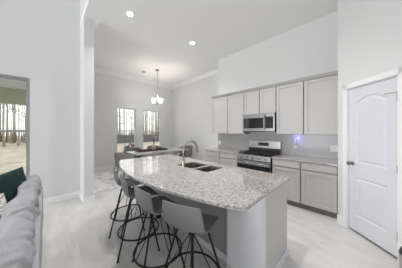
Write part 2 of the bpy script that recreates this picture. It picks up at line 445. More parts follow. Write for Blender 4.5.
window('window_1', WX0, WX1, WZ0, WZ1, YW, None, 0, 'win_grey')
window('window_2', DW[0][0], DW[0][1], DZ0, DZ1, YD, None, 0, 'win_frame')
window('window_3', DW[1][0], DW[1][1], DZ0, DZ1, YD, None, 0, 'win_frame')

# ---------------------------------------------------------------- outside
GZ = -0.3
struct('ground', bx(-45, 60, YD + 0.4, 90, GZ - 0.3, GZ), 'ground')
struct('ground_by_porch', bx(-45, XP0 - 0.1, YW + 0.3, YD + 0.4, GZ - 0.3, GZ), 'ground')
struct('porch_ceiling', bx(-6, 0.3, YW + 0.15, 7.6, 2.75, 2.95), 'soffit')
t = thing('porch_beam', 'sage painted header beam under the porch roof beyond the left window', 'beam', (-2.8, 7.5, GZ))
obj('header', bx(-3.2, 3.1, -0.1, 0.1, 2.28 - GZ, 2.748 - GZ), 'sage', t)
for px in (-3.0, 2.9): obj('post', bx(px - 0.1, px + 0.1, -0.1, 0.1, 0, 2.28 - GZ), 'sage', t)

def tree_bm(h, r, seed):
    q = random.Random(seed); bm = NB()
    n = 7; bx_, by_ = q.uniform(-.5, .5), q.uniform(-.5, .5)
    pts = [(bx_ * (i / n) ** 2, by_ * (i / n) ** 2, h * i / n) for i in range(n + 1)]
    tube(bm, pts, [r * (1 - 0.75 * i / n) + (0.06 if i == 0 else 0) for i in range(n + 1)], 8)
    br = NB(); tube(br, pts, [r * .2 * (1 - 0.75 * i / n) for i in range(n + 1)], 5)
    for k in range(9):
        z = h * q.uniform(0.18, 0.95); a = q.uniform(0, 2 * PI); L = q.uniform(0.9, 2.4) * (1.2 - z / h)
        f = z / h; p0 = Vector((bx_ * f * f, by_ * f * f, z))
        d = Vector((math.cos(a), math.sin(a), q.uniform(.2, .9)))
        p1 = p0 + d * L * .5; p2 = p1 + (d + Vector((q.uniform(-.4, .4), q.uniform(-.4, .4), .3))) * L * .5
        tube(br, [p0, p1, p2], [r * .32, r * .2, r * .06], 5)
        for s in (p1, p2):
            tube(br, [s, s + Vector((q.uniform(-.6, .6), q.uniform(-.6, .6), q.uniform(.1, .6)))], [r * .12, r * .03], 4)
    return bm, br
protos = []
for i in range(4):
    t = thing('bare_tree', '', 'tree', (0, 0, 0))
    a, b = tree_bm(15 + i, 0.055 + 0.022 * i, 40 + i)
    obj('trunk', a, 'bark' if i % 2 == 0 else 'bark_dark', t, True); obj('branches', b, 'bark' if i % 2 == 0 else 'bark_dark', t, True)
    protos.append(t)
used = [False] * 4
def place_tree(x, y, i, label, group):
    rz = rnd.uniform(0, 6.28); s = rnd.uniform(.75, 1.2)
    if not used[i]:
        used[i] = True; o = protos[i]; o.location = (x, y, GZ); o.rotation_euler = (0, 0, rz); o['label'] = label; o['group'] = group
    else: o = dup(protos[i], (x, y, GZ), rz, label, group)
    o.scale = (s, s, 1)
def woods(k0, k1, n, y0, y1, label, group):
    cells = n
    for j in range(n):
        y = y0 + (y1 - y0) * rnd.random() ** 0.8
        k = k0 + (k1 - k0) * (j + rnd.uniform(0.1, .9)) / cells
        place_tree(k * y, y, rnd.randrange(4), label, group)
woods(-0.34, 0.02, 80, 24.5, 46, 'slender bare tree in the woods past the porch beam', 'trees seen through the living room window')
woods(0.20, 0.70, 100, 25.5, 48, 'slender bare tree in the woods behind the grey board fence', 'trees seen through the dining windows')
t = thing('board_fence', 'low weathered grey board fence in front of the woods beyond the dining windows', 'fence', (10.5, 24.3, GZ))
bm = NB()
for k in range(84):
    x = -6.3 + k * 0.15
    box(bm, x, x + 0.14, 0.0, 0.022, 0.03, 1.18 + 0.01 * math.sin(k * 1.7))
obj('boards', bm, 'fence', t)
for k in range(7): obj('fence_post', bx(-6.3 + k * 2.1 - .05, -6.3 + k * 2.1 + .05, 0.03, 0.13, -0.05, 1.15), 'fence', t)
for z in (0.3, 0.95): obj('rail', bx(-6.3, 6.3, 0.022, 0.06, z, z + 0.08), 'fence', t)
def shrub(x, y, h, seed, label):
    q = random.Random(seed); bm = NB()
    for k in range(26):
        a = q.uniform(0, 6.28); d = Vector((math.cos(a) * q.uniform(.2, .9), math.sin(a) * q.uniform(.2, .9), 1)).normalized()
        p = d * h * q.uniform(.5, 1); m_ = p * .55 + Vector((0, 0, h * .08))
        tube(bm, [(0, 0, -0.02), m_, p], [.02, .015, .006], 5)
        for s in range(3):
            e = m_ + (p - m_) * q.random(); tube(bm, [e, e + Vector((q.uniform(-.2, .2), q.uniform(-.2, .2), q.uniform(0, .2))) * h], [.01, .003], 4)
    o = obj('shrub', bm, 'shrub', None, True, (x, y, GZ)); tag(o, label, 'shrub')
shrub(5.3, 15.0, 0.75, 1, 'bare twiggy shrub on tan ground, the middle one in the left dining window')
shrub(4.55, 16.0, 0.6, 2, 'smaller pale shrub on tan ground near the left edge of the left dining window')
shrub(6.6, 17.0, 0.65, 3, 'twiggy shrub on tan ground at the right edge of the left dining window')

# ---------------------------------------------------------------- cabinets
def shaker(bm, y0, y1, z0, z1, x, th=0.02, rail=0.06, rec=0.013):
    """door whose face looks toward -x, front plane at x"""
    ya, yb, za, zb = y0 + rail, y1 - rail, z0 + rail, z1 - rail
    box(bm, x, x + th, y0, ya, z0, z1, 0.002, 1); box(bm, x, x + th, yb, y1, z0, z1, 0.002, 1)
    box(bm, x, x + th, ya, yb, z0, za, 0.002, 1); box(bm, x, x + th, ya, yb, zb, z1, 0.002, 1)
    box(bm, x + rec, x + th, ya, yb, za, zb)
    return bm
XU = 3.64
ZU0, ZU1 = 1.385, 2.455
def upper(y0, y1, z0, z1, split, label):
    o = thing('wall_cabinet', label, 'cabinet', (XK, (y0 + y1) / 2, z0), 0, 'grey wall cabinets'); cy = (y0 + y1) / 2
    h = z1 - z0; x = XU - XK
    obj('cabinet_body', bx(x + 0.046, -0.009, y0 - cy + 0.001, y1 - cy - 0.001, 0, h), 'cab', o)
    for a, b in ((y0 + 0.01, split - 0.010), (split + 0.010, y1 - 0.01)):
        obj('door', shaker(NB(), a - cy, b - cy, 0.004, h - 0.012, x, 0.045), 'cab', o)
    # small top moulding
    m = [(x + 0.046, h), (x + 0.046, h + 0.055), (x - 0.042, h + 0.055), (x - 0.042, h + 0.047), (x - 0.004, h + 0.012), (x - 0.004, h)]
    obj('top_moulding', prism(NB(), m, 'y', y0 - cy + (0.0), y1 - cy), 'cab', o)
    return o
upper(2.098, YL, ZU0, ZU1, 2.615, 'grey two-door wall cabinet left of the microwave')
upper(1.304, 2.098, 1.872, ZU1, 1.69, 'short grey two-door wall cabinet directly above the microwave')
upper(YE, 1.304, ZU0, ZU1, 0.778, 'wide grey two-door wall cabinet above the right stretch of counter')

XB = 3.36
def base(y0, y1, label):
    o = thing('base_cabinet', label, 'cabinet', (XK, (y0 + y1) / 2, 0), 0, 'grey base cabinets'); cy = (y0 + y1) / 2
    x = XB - XK
    obj('cabinet_body', bx(x + 0.042, -0.001, y0 - cy + 0.001, y1 - cy - 0.001, 0.1, 0.883), 'cab', o)
    obj('toe_kick', bx(x + 0.075, x + 0.1, y0 - cy + 0.001, y1 - cy - 0.001, 0, 0.1), 'toe', o)
    a, b = y0 - cy + 0.012, y1 - cy - 0.012
    obj('drawer', bx(x, x + 0.041, a, b, 0.748, 0.873, 0.003, 1), 'cab', o)
    obj('door', shaker(NB(), a, b, 0.112, 0.726, x, 0.041), 'cab', o)
    return o
base(2.675, YL, 'grey base cabinet at the far left end of the wall counter')
base(2.098, 2.675, 'grey base cabinet just left of the range')
base(0.768, 1.29, 'grey base cabinet just right of the range')
base(YE + 0.001, 0.768, 'grey base cabinet at the right end beside the pantry wall')
for (a, b, l) in ((2.098, YL + 0.012, 'speckled granite wall countertop left of the range'), (YE + 0.001, 1.29, 'speckled granite wall countertop right of the range')):
    tag(obj('wall_countertop', bx(XB - 0.025, XK - 0.009, a, b, 0.884, 0.914, 0.004), 'granite'), l, 'countertop')

# microwave
t = thing('microwave', 'stainless microwave with black glass door mounted above the range', 'microwave', (XK, 1.70, 1.43))
y0, y1, h = -0.39, 0.392, 0.44; x = 3.57 - XK
obj('body', bx(x + 0.03, -0.01, y0, y1, 0.0, h), 'black', t)
dr = bm = NB(); ys = y0 + 0.2
box(bm, x, x + 0.03, ys, y1, 0.02, 0.09, 0.003); box(bm, x, x + 0.03, ys, y1, 0.335, h, 0.003); box(bm, x, x + 0.03, y1 - 0.03, y1, 0.09, 0.335); box(bm, x, x + 0.03, ys, ys + 0.045, 0.09, 0.335)
door = obj('door', bm, 'steel', t)
obj('door_window', bx(x + 0.004, x + 0.028, ys + 0.045, y1 - 0.03, 0.09, 0.335), 'black_glass', door)
bm = NB(); tube(bm, [(x, ys + 0.022, 0.07), (x - 0.04, ys + 0.022, 0.09), (x - 0.045, ys + 0.022, 0.22), (x - 0.04, ys + 0.022, 0.36), (x, ys + 0.022, 0.38)], 0.011, 10)
obj('handle', bm, 'steel', door, 'auto')
bm = NB(); box(bm, x, x + 0.03, y0 + 0.03, ys - 0.006, 0.02, 0.085); box(bm, x, x + 0.03, y0, y0 + 0.028, 0.02, h); box(bm, x, x + 0.03, y0 + 0.03, ys - 0.006, 0.35, h)
cp = obj('control_panel', bm, 'steel', t)
obj('keypad', bx(x + 0.003, x + 0.028, y0 + 0.03, ys - 0.006, 0.085, 0.35), 'black_glass', cp)
obj('vent_grille', bx(x + 0.002, x + 0.03, y0, y1, 0.0, 0.018), 'black', t)

# range
t = thing('gas_range', 'stainless gas range with black cooktop between the grey base cabinets', 'range', (XK, 1.694, 0))
y0, y1 = -0.396, 0.396; xf = 3.30 - XK
obj('range_body', bx(xf + 0.04, -0.02, y0, y1, 0.0, 0.885), 'black', t)
bm = prism(NB(), [(xf + 0.04, 0.79), (xf, 0.80), (xf + 0.018, 0.905), (xf + 0.04, 0.915)], 'y', y0, y1)
obj('control_panel', bm, 'steel', t)
for k in range(5):
    ky = y0 + 0.1 + k * (y1 - y0 - 0.2) / 4
    bm = NB(); n = 16
    rings = [[bm.verts.new((xf + 0.009 + dx, ky + r * math.cos(2 * PI * i / n), 0.852 + r * math.sin(2 * PI * i / n))) for i in range(n)] for r, dx in ((0.026, 0), (0.024, -0.012), (0.021, -0.034), (0.017, -0.037))]
    for p, q in zip(rings, rings[1:]):
        for i in range(n): bm.faces.new((p[i], p[(i + 1) % n], q[(i + 1) % n], q[i]))
    bm.faces.new(rings[-1]); bm.faces.new(rings[0])
    obj('knob', bm, 'nickel', t, 'auto')
bm = NB(); box(bm, xf, xf + 0.04, y0, y1, 0.685, 0.785, 0.004); box(bm, xf, xf + 0.04, y0, y0 + 0.05, 0.2, 0.685); box(bm, xf, xf + 0.04, y1 - 0.05, y1, 0.2, 0.685); box(bm, xf, xf + 0.04, y0 + 0.05, y1 - 0.05, 0.2, 0.36)
od = obj('oven_door', bm, 'steel', t)
obj('oven_window', bx(xf - 0.002, xf + 0.038, y0 + 0.004, y1 - 0.004, 0.36, 0.683), 'black_glass', od)
bm = NB(); tube(bm, [(xf - 0.045, y0 + 0.04, 0.735), (xf - 0.045, y1 - 0.04, 0.735)], 0.012, 10)
for q in (y0 + 0.06, y1 - 0.06): tube(bm, [(xf, q, 0.735), (xf - 0.045, q, 0.735)], 0.009, 8)
obj('handle', bm, 'steel', od, 'auto')
obj('storage_drawer', bx(xf, xf + 0.04, y0, y1, 0.03, 0.19, 0.004), 'steel', t)
obj('cooktop', bx(xf + 0.04, -0.085, y0, y1, 0.885, 0.915, 0.004), 'black', t)
for k in range(3):
    a = y0 + 0.015 + k * 0.258; b = a + 0.246; bm = NB()
    xa, xb = xf + 0.06, -0.10; z = 0.945; r = 0.008
    tube(bm, [(xa, a, z), (xa, b, z), (xb, b, z), (xb, a, z)], r, 6, closed=True)
    for m_ in (.25, .5, .75): tube(bm, [(xa + (xb - xa) * m_, a, z), (xa + (xb - xa) * m_, b, z)], r, 6)
    tube(bm, [(xa, (a + b) / 2, z), (xb, (a + b) / 2, z)], r, 6)
    for fx in (xa, xb):
        for fy in (a + .01, b - .01): tube(bm, [(fx, fy, 0.914), (fx, fy, z)], r, 6)
    obj('burner_grate', bm, 'iron', t, 'auto')
    for fx in ((xa * .75 + xb * .25), (xa * .25 + xb * .75)):
        obj('burner', lathe(NB(), [(0.045, 0.914), (0.045, 0.924), (0.03, 0.926), (0.028, 0.934)], 16, (fx, (a + b) / 2, 0)), 'iron', t, 'auto')
bm = prism(NB(), [(-0.012, 0.9), (-0.085, 0.9), (-0.085, 1.03), (-0.07, 1.03), (-0.06, 1.2), (-0.012, 1.2)], 'y', y0, y1)
bg = obj('back_guard', bm, 'steel', t)
obj('display', prism(NB(), [(-0.0705, 1.085), (-0.0735, 1.085), (-0.0685, 1.165), (-0.0655, 1.165)], 'y', -0.12, 0.14), 'black_glass', bg)
obj('lower_band', bx(-0.088, -0.0855, y0, y1, 0.916, 1.03), 'black', bg)

# outlets, night light
def plate(y, z, w, h, n, label, name='outlet', cat='outlet'):
    x = XK - 0.008
    o = obj(name, bx(x - 0.007, x, y - w / 2, y + w / 2, z - h / 2, z + h / 2, 0.002), 'plastic'); tag(o, label, cat)
    for k in range(n):
        cy = y - w / 2 + w * (k + .5) / n
        for zz in (z - 0.022, z + 0.022): obj('socket', bx(x - 0.009, x - 0.0065, cy - 0.015, cy + 0.015, zz - 0.014, zz + 0.014, 0.002), 'plastic', o)
plate(3.15, 1.09, 0.075, 0.12, 1, 'white outlet at the far left end of the tiled backsplash')
plate(0.335, 1.115, 0.13, 0.12, 2, 'white double outlet plate at the right end of the tiled backsplash')
plate(1.0, 1.13, 0.075, 0.12, 1, 'white outlet behind the plugged-in night light with blue glow')
t = thing('night_light', 'white plug-in air freshener with blue light on the backsplash', 'air freshener', (XK - 0.017, 1.0, 1.12))
obj('housing', lathe(NB(), [(0.018, 0.0), (0.026, 0.01), (0.03, 0.05), (0.031, 0.10), (0.024, 0.145), (0.012, 0.155)], 20, (-0.035, 0, 0)), 'plastic', t, 'auto')
obj('plug_body', bx(-0.02, -0.001, -0.02, 0.02, 0.0, 0.05, 0.003), 'black', t)
obj('light_strip', lathe(NB(), [(0.010, 0.155), (0.020, 0.157), (0.018, 0.185), (0.008, 0.192)], 16, (-0.035, -0.002, 0)), 'blue', t, 'auto')
pl = bpy.data.lights.new('blue_glow', 'POINT'); pl.energy = 0.35; pl.color = (0.25, 0.22, 1.0); pl.shadow_soft_size = 0.02
po = bpy.data.objects.new('blue_glow', pl); C.objects.link(po); po.parent = t; po.location = (-0.045, -0.045, 0.17)

# ---------------------------------------------------------------- island
IY0, IY1, IX1 = 0.563, 3.14, 2.05
def curve_slab(name, outer, holes, z0, z1, bev):
    cu = bpy.data.curves.new(name, 'CURVE'); cu.dimensions = '2D'; cu.fill_mode = 'BOTH'
    cu.extrude = (z1 - z0) / 2 - bev; cu.bevel_depth = bev; cu.bevel_resolution = 2; cu.offset = -bev
    for poly in [outer] + holes:
        sp = cu.splines.new('POLY'); sp.points.add(len(poly) - 1); sp.use_cyclic_u = True
        for p, q in zip(sp.points, poly): p.co = (q[0], q[1], 0, 1)
    tmp = bpy.data.objects.new('tmp', cu); C.objects.link(tmp)
    dg = bpy.context.evaluated_depsgraph_get(); dg.update()
    me = bpy.data.meshes.new_from_object(tmp.evaluated_get(dg))
    bpy.data.objects.remove(tmp); bpy.data.curves.remove(cu)
    bm = NB(); bm.from_mesh(me); bpy.data.meshes.remove(me)
    for v in bm.verts: v.co.z += (z0 + z1) / 2
    return bm
outer = []
NARC = 40; half = (IY1 - IY0) / 2; sag = 0.25; RR = (half ** 2 + sag ** 2) / (2 * sag); my = (IY0 + IY1) / 2
for i in range(NARC + 1):
    y = IY1 + (IY0 - IY1) * i / NARC
    x = 0.728 + RR - math.sqrt(RR ** 2 - (y - my) ** 2)
    outer.append((x, y))
outer[0] = (outer[0][0] + 0.02, IY1); outer[-1] = (outer[-1][0] + 0.02, IY0)
outer += [(IX1, IY0), (IX1, IY1)]
def rrect(x0, x1, y0, y1, r=0.04, n=5):
    pts = []
    for cx, cy, a0 in ((x1 - r, y1 - r, 0), (x0 + r, y1 - r, 90), (x0 + r, y0 + r, 180), (x1 - r, y0 + r, 270)):
        for k in range(n + 1):
            a = R(a0 + 90 * k / n); pts.append((cx + r * math.cos(a), cy + r * math.sin(a)))
    return pts
BOWLS = [(1.49, 1.87, 1.40, 1.66), (1.49, 1.87, 1.69, 2.08)]
bm = curve_slab('slab', outer, [rrect(*b) for b in BOWLS], 0.884, 0.914, 0.004)
tag(obj('island_countertop', bm, 'granite', None, 'auto'), 'large bow-fronted speckled granite countertop on the grey kitchen island', 'countertop')
t = thing('kitchen_island', 'light grey island base below the bowed granite top, with recessed seating side', 'island', (1.68, 1.85, 0))
ox, oy = 1.68, 1.85
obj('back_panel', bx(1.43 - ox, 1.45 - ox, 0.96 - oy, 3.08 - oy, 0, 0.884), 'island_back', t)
obj('corner_post', bx(1.33 - ox, 1.43 - ox, 0.60 - oy, 0.96 - oy, 0, 0.884), 'island', t)
obj('corner_post', bx(1.33 - ox, 1.43 - ox, 2.9 - oy, 3.10 - oy, 0, 0.884), 'island', t)
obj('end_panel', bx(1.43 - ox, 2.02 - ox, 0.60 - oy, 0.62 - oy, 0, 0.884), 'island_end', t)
obj('far_end_panel', bx(1.43 - ox, 2.02 - ox, 3.08 - oy, 3.10 - oy, 0, 0.884), 'island', t)
bm = NB(); box(bm, 1.452 - ox, 2.0 - ox, 0.622 - oy, 1.37 - oy, 0.1, 0.884); box(bm, 1.452 - ox, 2.0 - ox, 2.1 - oy, 3.078 - oy, 0.1, 0.884); box(bm, 1.452 - ox, 2.0 - ox, 1.37 - oy, 2.1 - oy, 0.1, 0.6)
obj('carcass', bm, 'island', t)
for a, b in ((0.622, 1.1), (1.1, 1.6), (1.6, 2.1), (2.1, 2.6), (2.6, 3.078)):
    bm = NB(); shaker(bm, a - oy + 0.01, b - oy - 0.01, 0.112, 0.872, 0.0)
    for v in bm.verts: v.co.x = 2.02 - ox - v.co.x
    obj('door', bm, 'island', t)
bm = NB(); box(bm, 1.315 - ox, 2.022 - ox, 0.585 - oy, 0.5995 - oy, 0, 0.075, 0.003); box(bm, 1.315 - ox, 1.3295 - ox, 0.60 - oy, 0.96 - oy, 0, 0.075, 0.003); box(bm, 1.415 - ox, 1.4295 - ox, 0.961 - oy, 2.9 - oy, 0, 0.075, 0.003)
obj('base_trim', bm, 'island', t)
# sink
t = thing('double_sink', 'stainless undermount double-bowl sink set into the granite island', 'sink', (1.68, 1.74, 0.66))
for (x0, x1, y0, y1) in BOWLS:
    bm = NB(); rings = []
    for ins, z in ((-0.012, 0.883), (-0.002, 0.8825), (0.0, 0.86), (0.006, 0.72), (0.03, 0.69)):
        rings.append([bm.verts.new((p[0] - 1.68, p[1] - 1.74, z - 0.66)) for p in rrect(x0 + ins, x1 - ins, y0 + ins, y1 - ins, 0.045 - ins * .2)])
    for p, q in zip(rings, rings[1:]):
        n = len(p)
        for i in range(n): bm.faces.new((p[i], p[(i + 1) % n], q[(i + 1) % n], q[i]))
    bm.faces.new(rings[-1])
    b = obj('bowl', bm, 'steel_dark', t, 'auto')
    obj('drain', lathe(NB(), [(0.045, 0.031), (0.045, 0.034), (0.036, 0.035), (0.03, 0.032)], 20, ((x0 + x1) / 2 - 1.68, (y0 + y1) / 2 - 1.74, 0)), 'steel', b, 'auto')
# faucet
t = thing('faucet', 'tall brushed bronze gooseneck faucet standing on the island by the sink', 'faucet', (1.425, 1.80, 0.914))
obj('base', lathe(NB(), [(0.032, 0), (0.032, 0.006), (0.026, 0.012), (0.023, 0.05), (0.022, 0.10), (0.016, 0.115)], 20), 'bronze', t, 'auto')
pts = [(0, 0, 0.11), (0, 0, 0.23)]
for k in range(0, 13):
    a = PI - PI * 0.93 * k / 12; pts.append((0.135 + 0.135 * math.cos(a), 0, 0.255 + 0.135 * math.sin(a)))
pts2 = [pts[-1], (pts[-1][0] + 0.012, 0, pts[-1][2] - 0.035)]
obj('neck', tube(NB(), pts, 0.0135, 12), 'bronze', t, True)
hx, hz = pts[-1][0], pts[-1][2]
obj('spray_head', tube(NB(), [(hx, 0, hz + .005), (hx + 0.008, 0, hz - 0.03), (hx + 0.016, 0, hz - 0.065), (hx + 0.02, 0, hz - 0.085)], [0.0145, 0.017, 0.021, 0.018], 14), 'bronze', t, 'auto')
obj('handle', tube(NB(), [(0, 0.015, 0.07), (0, 0.045, 0.075), (-0.005, 0.06, 0.10), (-0.01, 0.075, 0.15)], [0.012, 0.011, 0.008, 0.006], 10), 'bronze', t, 'auto')

# ---------------------------------------------------------------- bar stools (front toward local +x)
def shell_bm():
    prof = [(0.20, 0.612), (0.192, 0.636), (0.16, 0.650), (0.09, 0.652), (0.01, 0.648), (-0.07, 0.646), (-0.13, 0.652), (-0.168, 0.675), (-0.186, 0.715), (-0.197, 0.775), (-0.206, 0.84), (-0.213, 0.895)]
    halfw = [0.175, 0.19, 0.20, 0.206, 0.21, 0.212, 0.21, 0.207, 0.203, 0.198, 0.192, 0.185]
    lift = [0.0, 0.002, 0.004, 0.008, 0.014, 0.022, 0.028, 0.024, 0.012, 0.004, 0.0, -0.006]
    wrap = [0, 0, 0, 0, 0, 0.002, 0.006, 0.014, 0.020, 0.024, 0.026, 0.026]
    bm = NB(); NV = 14; g = []
    for (x, z), w, l, q in zip(prof, halfw, lift, wrap):
        row = []
        for k in range(NV + 1):
            v = -1 + 2 * k / NV; a = abs(v)
            row.append(bm.verts.new((x + q * a ** 2.2, w * v * (1 - 0.03 * a ** 4), z + l * a ** 3)))
        g.append(row)
    for i in range(len(g) - 1):
        for k in range(NV): bm.faces.new((g[i][k], g[i][k + 1], g[i + 1][k + 1], g[i + 1][k]))
    return bm
def make_stool(label):
    t = thing('bar_stool', label, 'bar stool', (0, 0, 0), 0, 'bar stools along the curved side of the island')
    s = obj('seat_shell', shell_bm(), 'shell', t, True)
    md = s.modifiers.new('thickness', 'SOLIDIFY'); md.thickness = 0.012; md.offset = -1
    sb = s.modifiers.new('smooth', 'SUBSURF'); sb.levels = 1; sb.render_levels = 2
    bm = NB(); box(bm, -0.07, 0.07, -0.05, 0.05, 0.612, 0.622, 0.003); lathe(bm, [(0.028, 0.535), (0.032, 0.54), (0.032, 0.60), (0.024, 0.612)], 18)
    obj('swivel_hub', bm, 'leg', t, 'auto')
    for sx in (-1, 1):
        for sy in (-1, 1):
            ux, uy, _ = rotz((sx, sy, 0), R(-14))
            bm = NB(); tube(bm, [(ux * 0.06, uy * 0.06, 0.622), (ux * 0.09, uy * 0.09, 0.606), (ux * 0.222, uy * 0.222, 0.012)], 0.0095, 8)
            lathe(bm, [(0.013, 0), (0.013, 0.014), (0.008, 0.018)], 10, (ux * 0.222, uy * 0.222, 0))
            obj('leg', bm, 'leg', t, 'auto')
    for sx, sy in ((1, 0), (-1, 0), (0, 1), (0, -1)):
        obj('brace', tube(NB(), [(sx * 0.02, sy * 0.02, 0.548), (sx * 0.238, sy * 0.238, 0.212)], 0.0045, 6), 'leg', t, True)
    obj('foot_ring', tube(NB(), [(0.242 * math.cos(2 * PI * k / 40), 0.242 * math.sin(2 * PI * k / 40), 0.205) for k in range(40)], 0.0095, 8, closed=True), 'leg', t, True)
    return t
st = make_stool('grey bucket-seat bar stool nearest the camera, at the near end of the island')
st.location = (0.91, 1.03, 0); st.rotation_euler = (0, 0, R(19))
dup(st, (0.85, 1.50, 0), R(0), 'grey bucket-seat bar stool second from the near end of the island')
dup(st, (0.855, 2.0, 0), R(-8), 'grey bucket-seat bar stool third from the near end of the island')
dup(st, (0.91, 2.50, 0), R(-10), 'grey bucket-seat bar stool farthest from the camera, by the island far corner')

# ---------------------------------------------------------------- sofa
def puff(sx, sy, sz, n=3.2, wr=0.012, seed=0, freq=7.0, sub=24, fold=0.0):
    """soft cushion of half sizes sx,sy,sz, with wrinkles and diagonal folds"""
    bm = NB()
    bmesh.ops.create_cube(bm, size=2.0)
    bmesh.ops.subdivide_edges(bm, edges=bm.edges[:], cuts=sub, use_grid_fill=True)
    off = Vector((seed * 3.1, seed * 1.7, seed * 5.3))
    for v in bm.verts:
        p = v.co; k = (abs(p.x) ** n + abs(p.y) ** n + abs(p.z) ** n) ** (1 / n); p = p / k
        q = Vector((p.x * sx, p.y * sy, p.z * sz))
        w = noise.noise(Vector((q.x * freq, q.y * freq * .45, q.z * freq)) + off) + .5 * noise.noise(Vector((q.x * freq * 2.3, q.y * freq, q.z * freq * 2.3)) + off)
        d = w * wr
        if fold:
            a, b = q.y * .8 + q.z * .6, q.z * .8 - q.y * .6 + q.x
            r = noise.noise(Vector((a * 16, b * 4.5, q.x * 5)) + off); r2 = noise.noise(Vector((a * 34, b * 7, q.x * 8)) + off)
            d -= fold * (max(0, .45 - abs(r)) * 1.6 + .5 * max(0, .4 - abs(r2)))
        v.co = q + p.normalized() * d
    return bm
SY0, SY1 = 0.8, 2.95
t = thing('sofa', 'light grey linen sofa with loose back cushions, its back to the kitchen', 'sofa', (-0.5, (SY0 + SY1) / 2, 0)); oy = (SY0 + SY1) / 2; ox = -0.5
L = (SY1 - SY0) / 2
obj('base_frame', bx(-0.45, 0.47, -L, L, 0.06, 0.40, 0.02), 'sofa', t)
def soft_box(x0, x1, y0, y1, z0, z1, seed, wr=0.006, n=7):
    bm = puff((x1 - x0) / 2, (y1 - y0) / 2, (z1 - z0) / 2, n, wr, seed)
    for v in bm.verts: v.co += Vector(((x0 + x1) / 2, (y0 + y1) / 2, (z0 + z1) / 2))
    return bm
obj('back_frame', soft_box(0.35, 0.478, -L, L, 0.38, 0.76, 3, n=12), 'sofa', t, True)
obj('arm', soft_box(-0.45, 0.35, L - 0.2, L, 0.38, 0.64, 4), 'sofa', t, True)
obj('arm', soft_box(-0.45, 0.35, -L, -L + 0.16, 0.38, 0.64, 5), 'sofa', t, True)
for sx in (-0.4, 0.42):
    for sy in (-L + .08, L - .08): obj('foot', lathe(NB(), [(0.02, 0), (0.028, 0.062)], 12, (sx, sy, 0)), 'walnut', t, 'auto')
cl = (2 * L - 0.36) / 3
for k in range(3):
    a = -L + 0.16 + k * cl
    obj('seat_cushion', soft_box(-0.46, 0.22, a + .005, a + cl - .005, 0.40, 0.53, 10 + k, 0.006, 6), 'sofa', t, True)
for k in range(3):
    cy = (1.27, 1.93, 2.56)[k] - oy
    bm = puff(0.105, 0.328, 0.245, 2.3, 0.022, 20 + k, 6.0, 44, 0.03)
    o = obj('back_cushion', bm, 'sofa', t, True, (0.355, cy, 0.715), (R((6, -4, 7)[k]), R(10), 0))

def throw_pillow(w, h, th, seed):
    bm = NB(); N = 22; top = []; bot = []
    for i in range(N + 1):
        rt, rb = [], []
        for j in range(N + 1):
            x = -1 + 2 * i / N; y = -1 + 2 * j / N
            pinch = 1 - 0.07 * (1 - x * x) * y * y - 0.0; pinch2 = 1 - 0.07 * (1 - y * y) * x * x
            X, Y = x * w / 2 * pinch2, y * h / 2 * pinch
            f = ((1 - x ** 4) * (1 - y ** 4)) ** 0.55
            wv = noise.noise(Vector((X * 7 + seed, Y * 7, seed))) * 0.02 * f
            vt = bm.verts.new((X, Y, th / 2 * f + wv))
            rt.append(vt)
            rb.append(vt if i in (0, N) or j in (0, N) else bm.verts.new((X, Y, -th / 2 * f + wv)))
        top.append(rt); bot.append(rb)
    for i in range(N):
        for j in range(N):
            bm.faces.new((top[i][j], top[i + 1][j], top[i + 1][j + 1], top[i][j + 1]))
            q = (bot[i][j], bot[i][j + 1], bot[i + 1][j + 1], bot[i + 1][j])
            try: bm.faces.new(q)
            except ValueError: pass
    return bm
def pillow(name, m, w, h, th, seed, loc, rot, label):
    o = obj(name, throw_pillow(w, h, th, seed), m, None, True, loc, rot); tag(o, label, 'pillow'); return o
pillow('throw_pillow', 'green', 0.50, 0.50, 0.17, 1, (-0.33, 2.50, 0.77), (R(72), R(-12), R(24)), 'dark green throw pillow leaning tall on the sofa, in front of the other green one')
pillow('throw_pillow', 'green', 0.48, 0.48, 0.15, 2, (-0.58, 2.70, 0.80), (R(74), R(-6), R(10)), 'dark green throw pillow partly hidden at the back, below the window')
pillow('throw_pillow', 'pattern', 0.44, 0.44, 0.15, 3, (-0.40, 2.15, 0.69), (R(62), R(6), R(40)), 'white and sage patterned throw pillow in front of the green pillows')

# ---------------------------------------------------------------- dining area
tag(obj('area_rug', bx(0.80, 4.2, 4.35, 6.35, 0.001, 0.010, 0.003), 'rug'), 'distressed grey and white rug under the dining table', 'rug')
TX, TY = 2.9, 5.10
t = thing('dining_table', 'pale grey rectangular dining table beneath the chandelier', 'table', (TX, TY, 0.01))
obj('tabletop', bx(-0.98, 0.98, -0.48, 0.48, 0.715, 0.75, 0.006), 'tabletop', t)
obj('apron', bx(-0.88, 0.88, -0.40, 0.40, 0.64, 0.715), 'chair', t)
for sx in (-1, 1):
    for sy in (-1, 1): obj('leg', bx(sx * .86 - .035, sx * .86 + .035, sy * .38 - .035, sy * .38 + .035, 0, 0.714, 0.004), 'walnut', t)
def chair_bm_back():
    bm = NB(); g = []; NU, NV = 8, 16
    for i in range(NU + 1):
        u = i / NU; row = []
        for k in range(NV + 1):
            a = R(-105 + 210 * k / NV); rr = 0.245 + 0.02 * u
            z = 0.44 + u * (0.40 - 0.12 * abs(math.sin(a / 2)) ** 2.0 * 1.0)
            row.append(bm.verts.new((-rr * math.cos(a) * (1.0), rr * math.sin(a) * 1.0, z)))
        g.append(row)
    for i in range(NU):
        for k in range(NV): bm.faces.new((g[i][k], g[i][k + 1], g[i + 1][k + 1], g[i + 1][k]))
    return bm
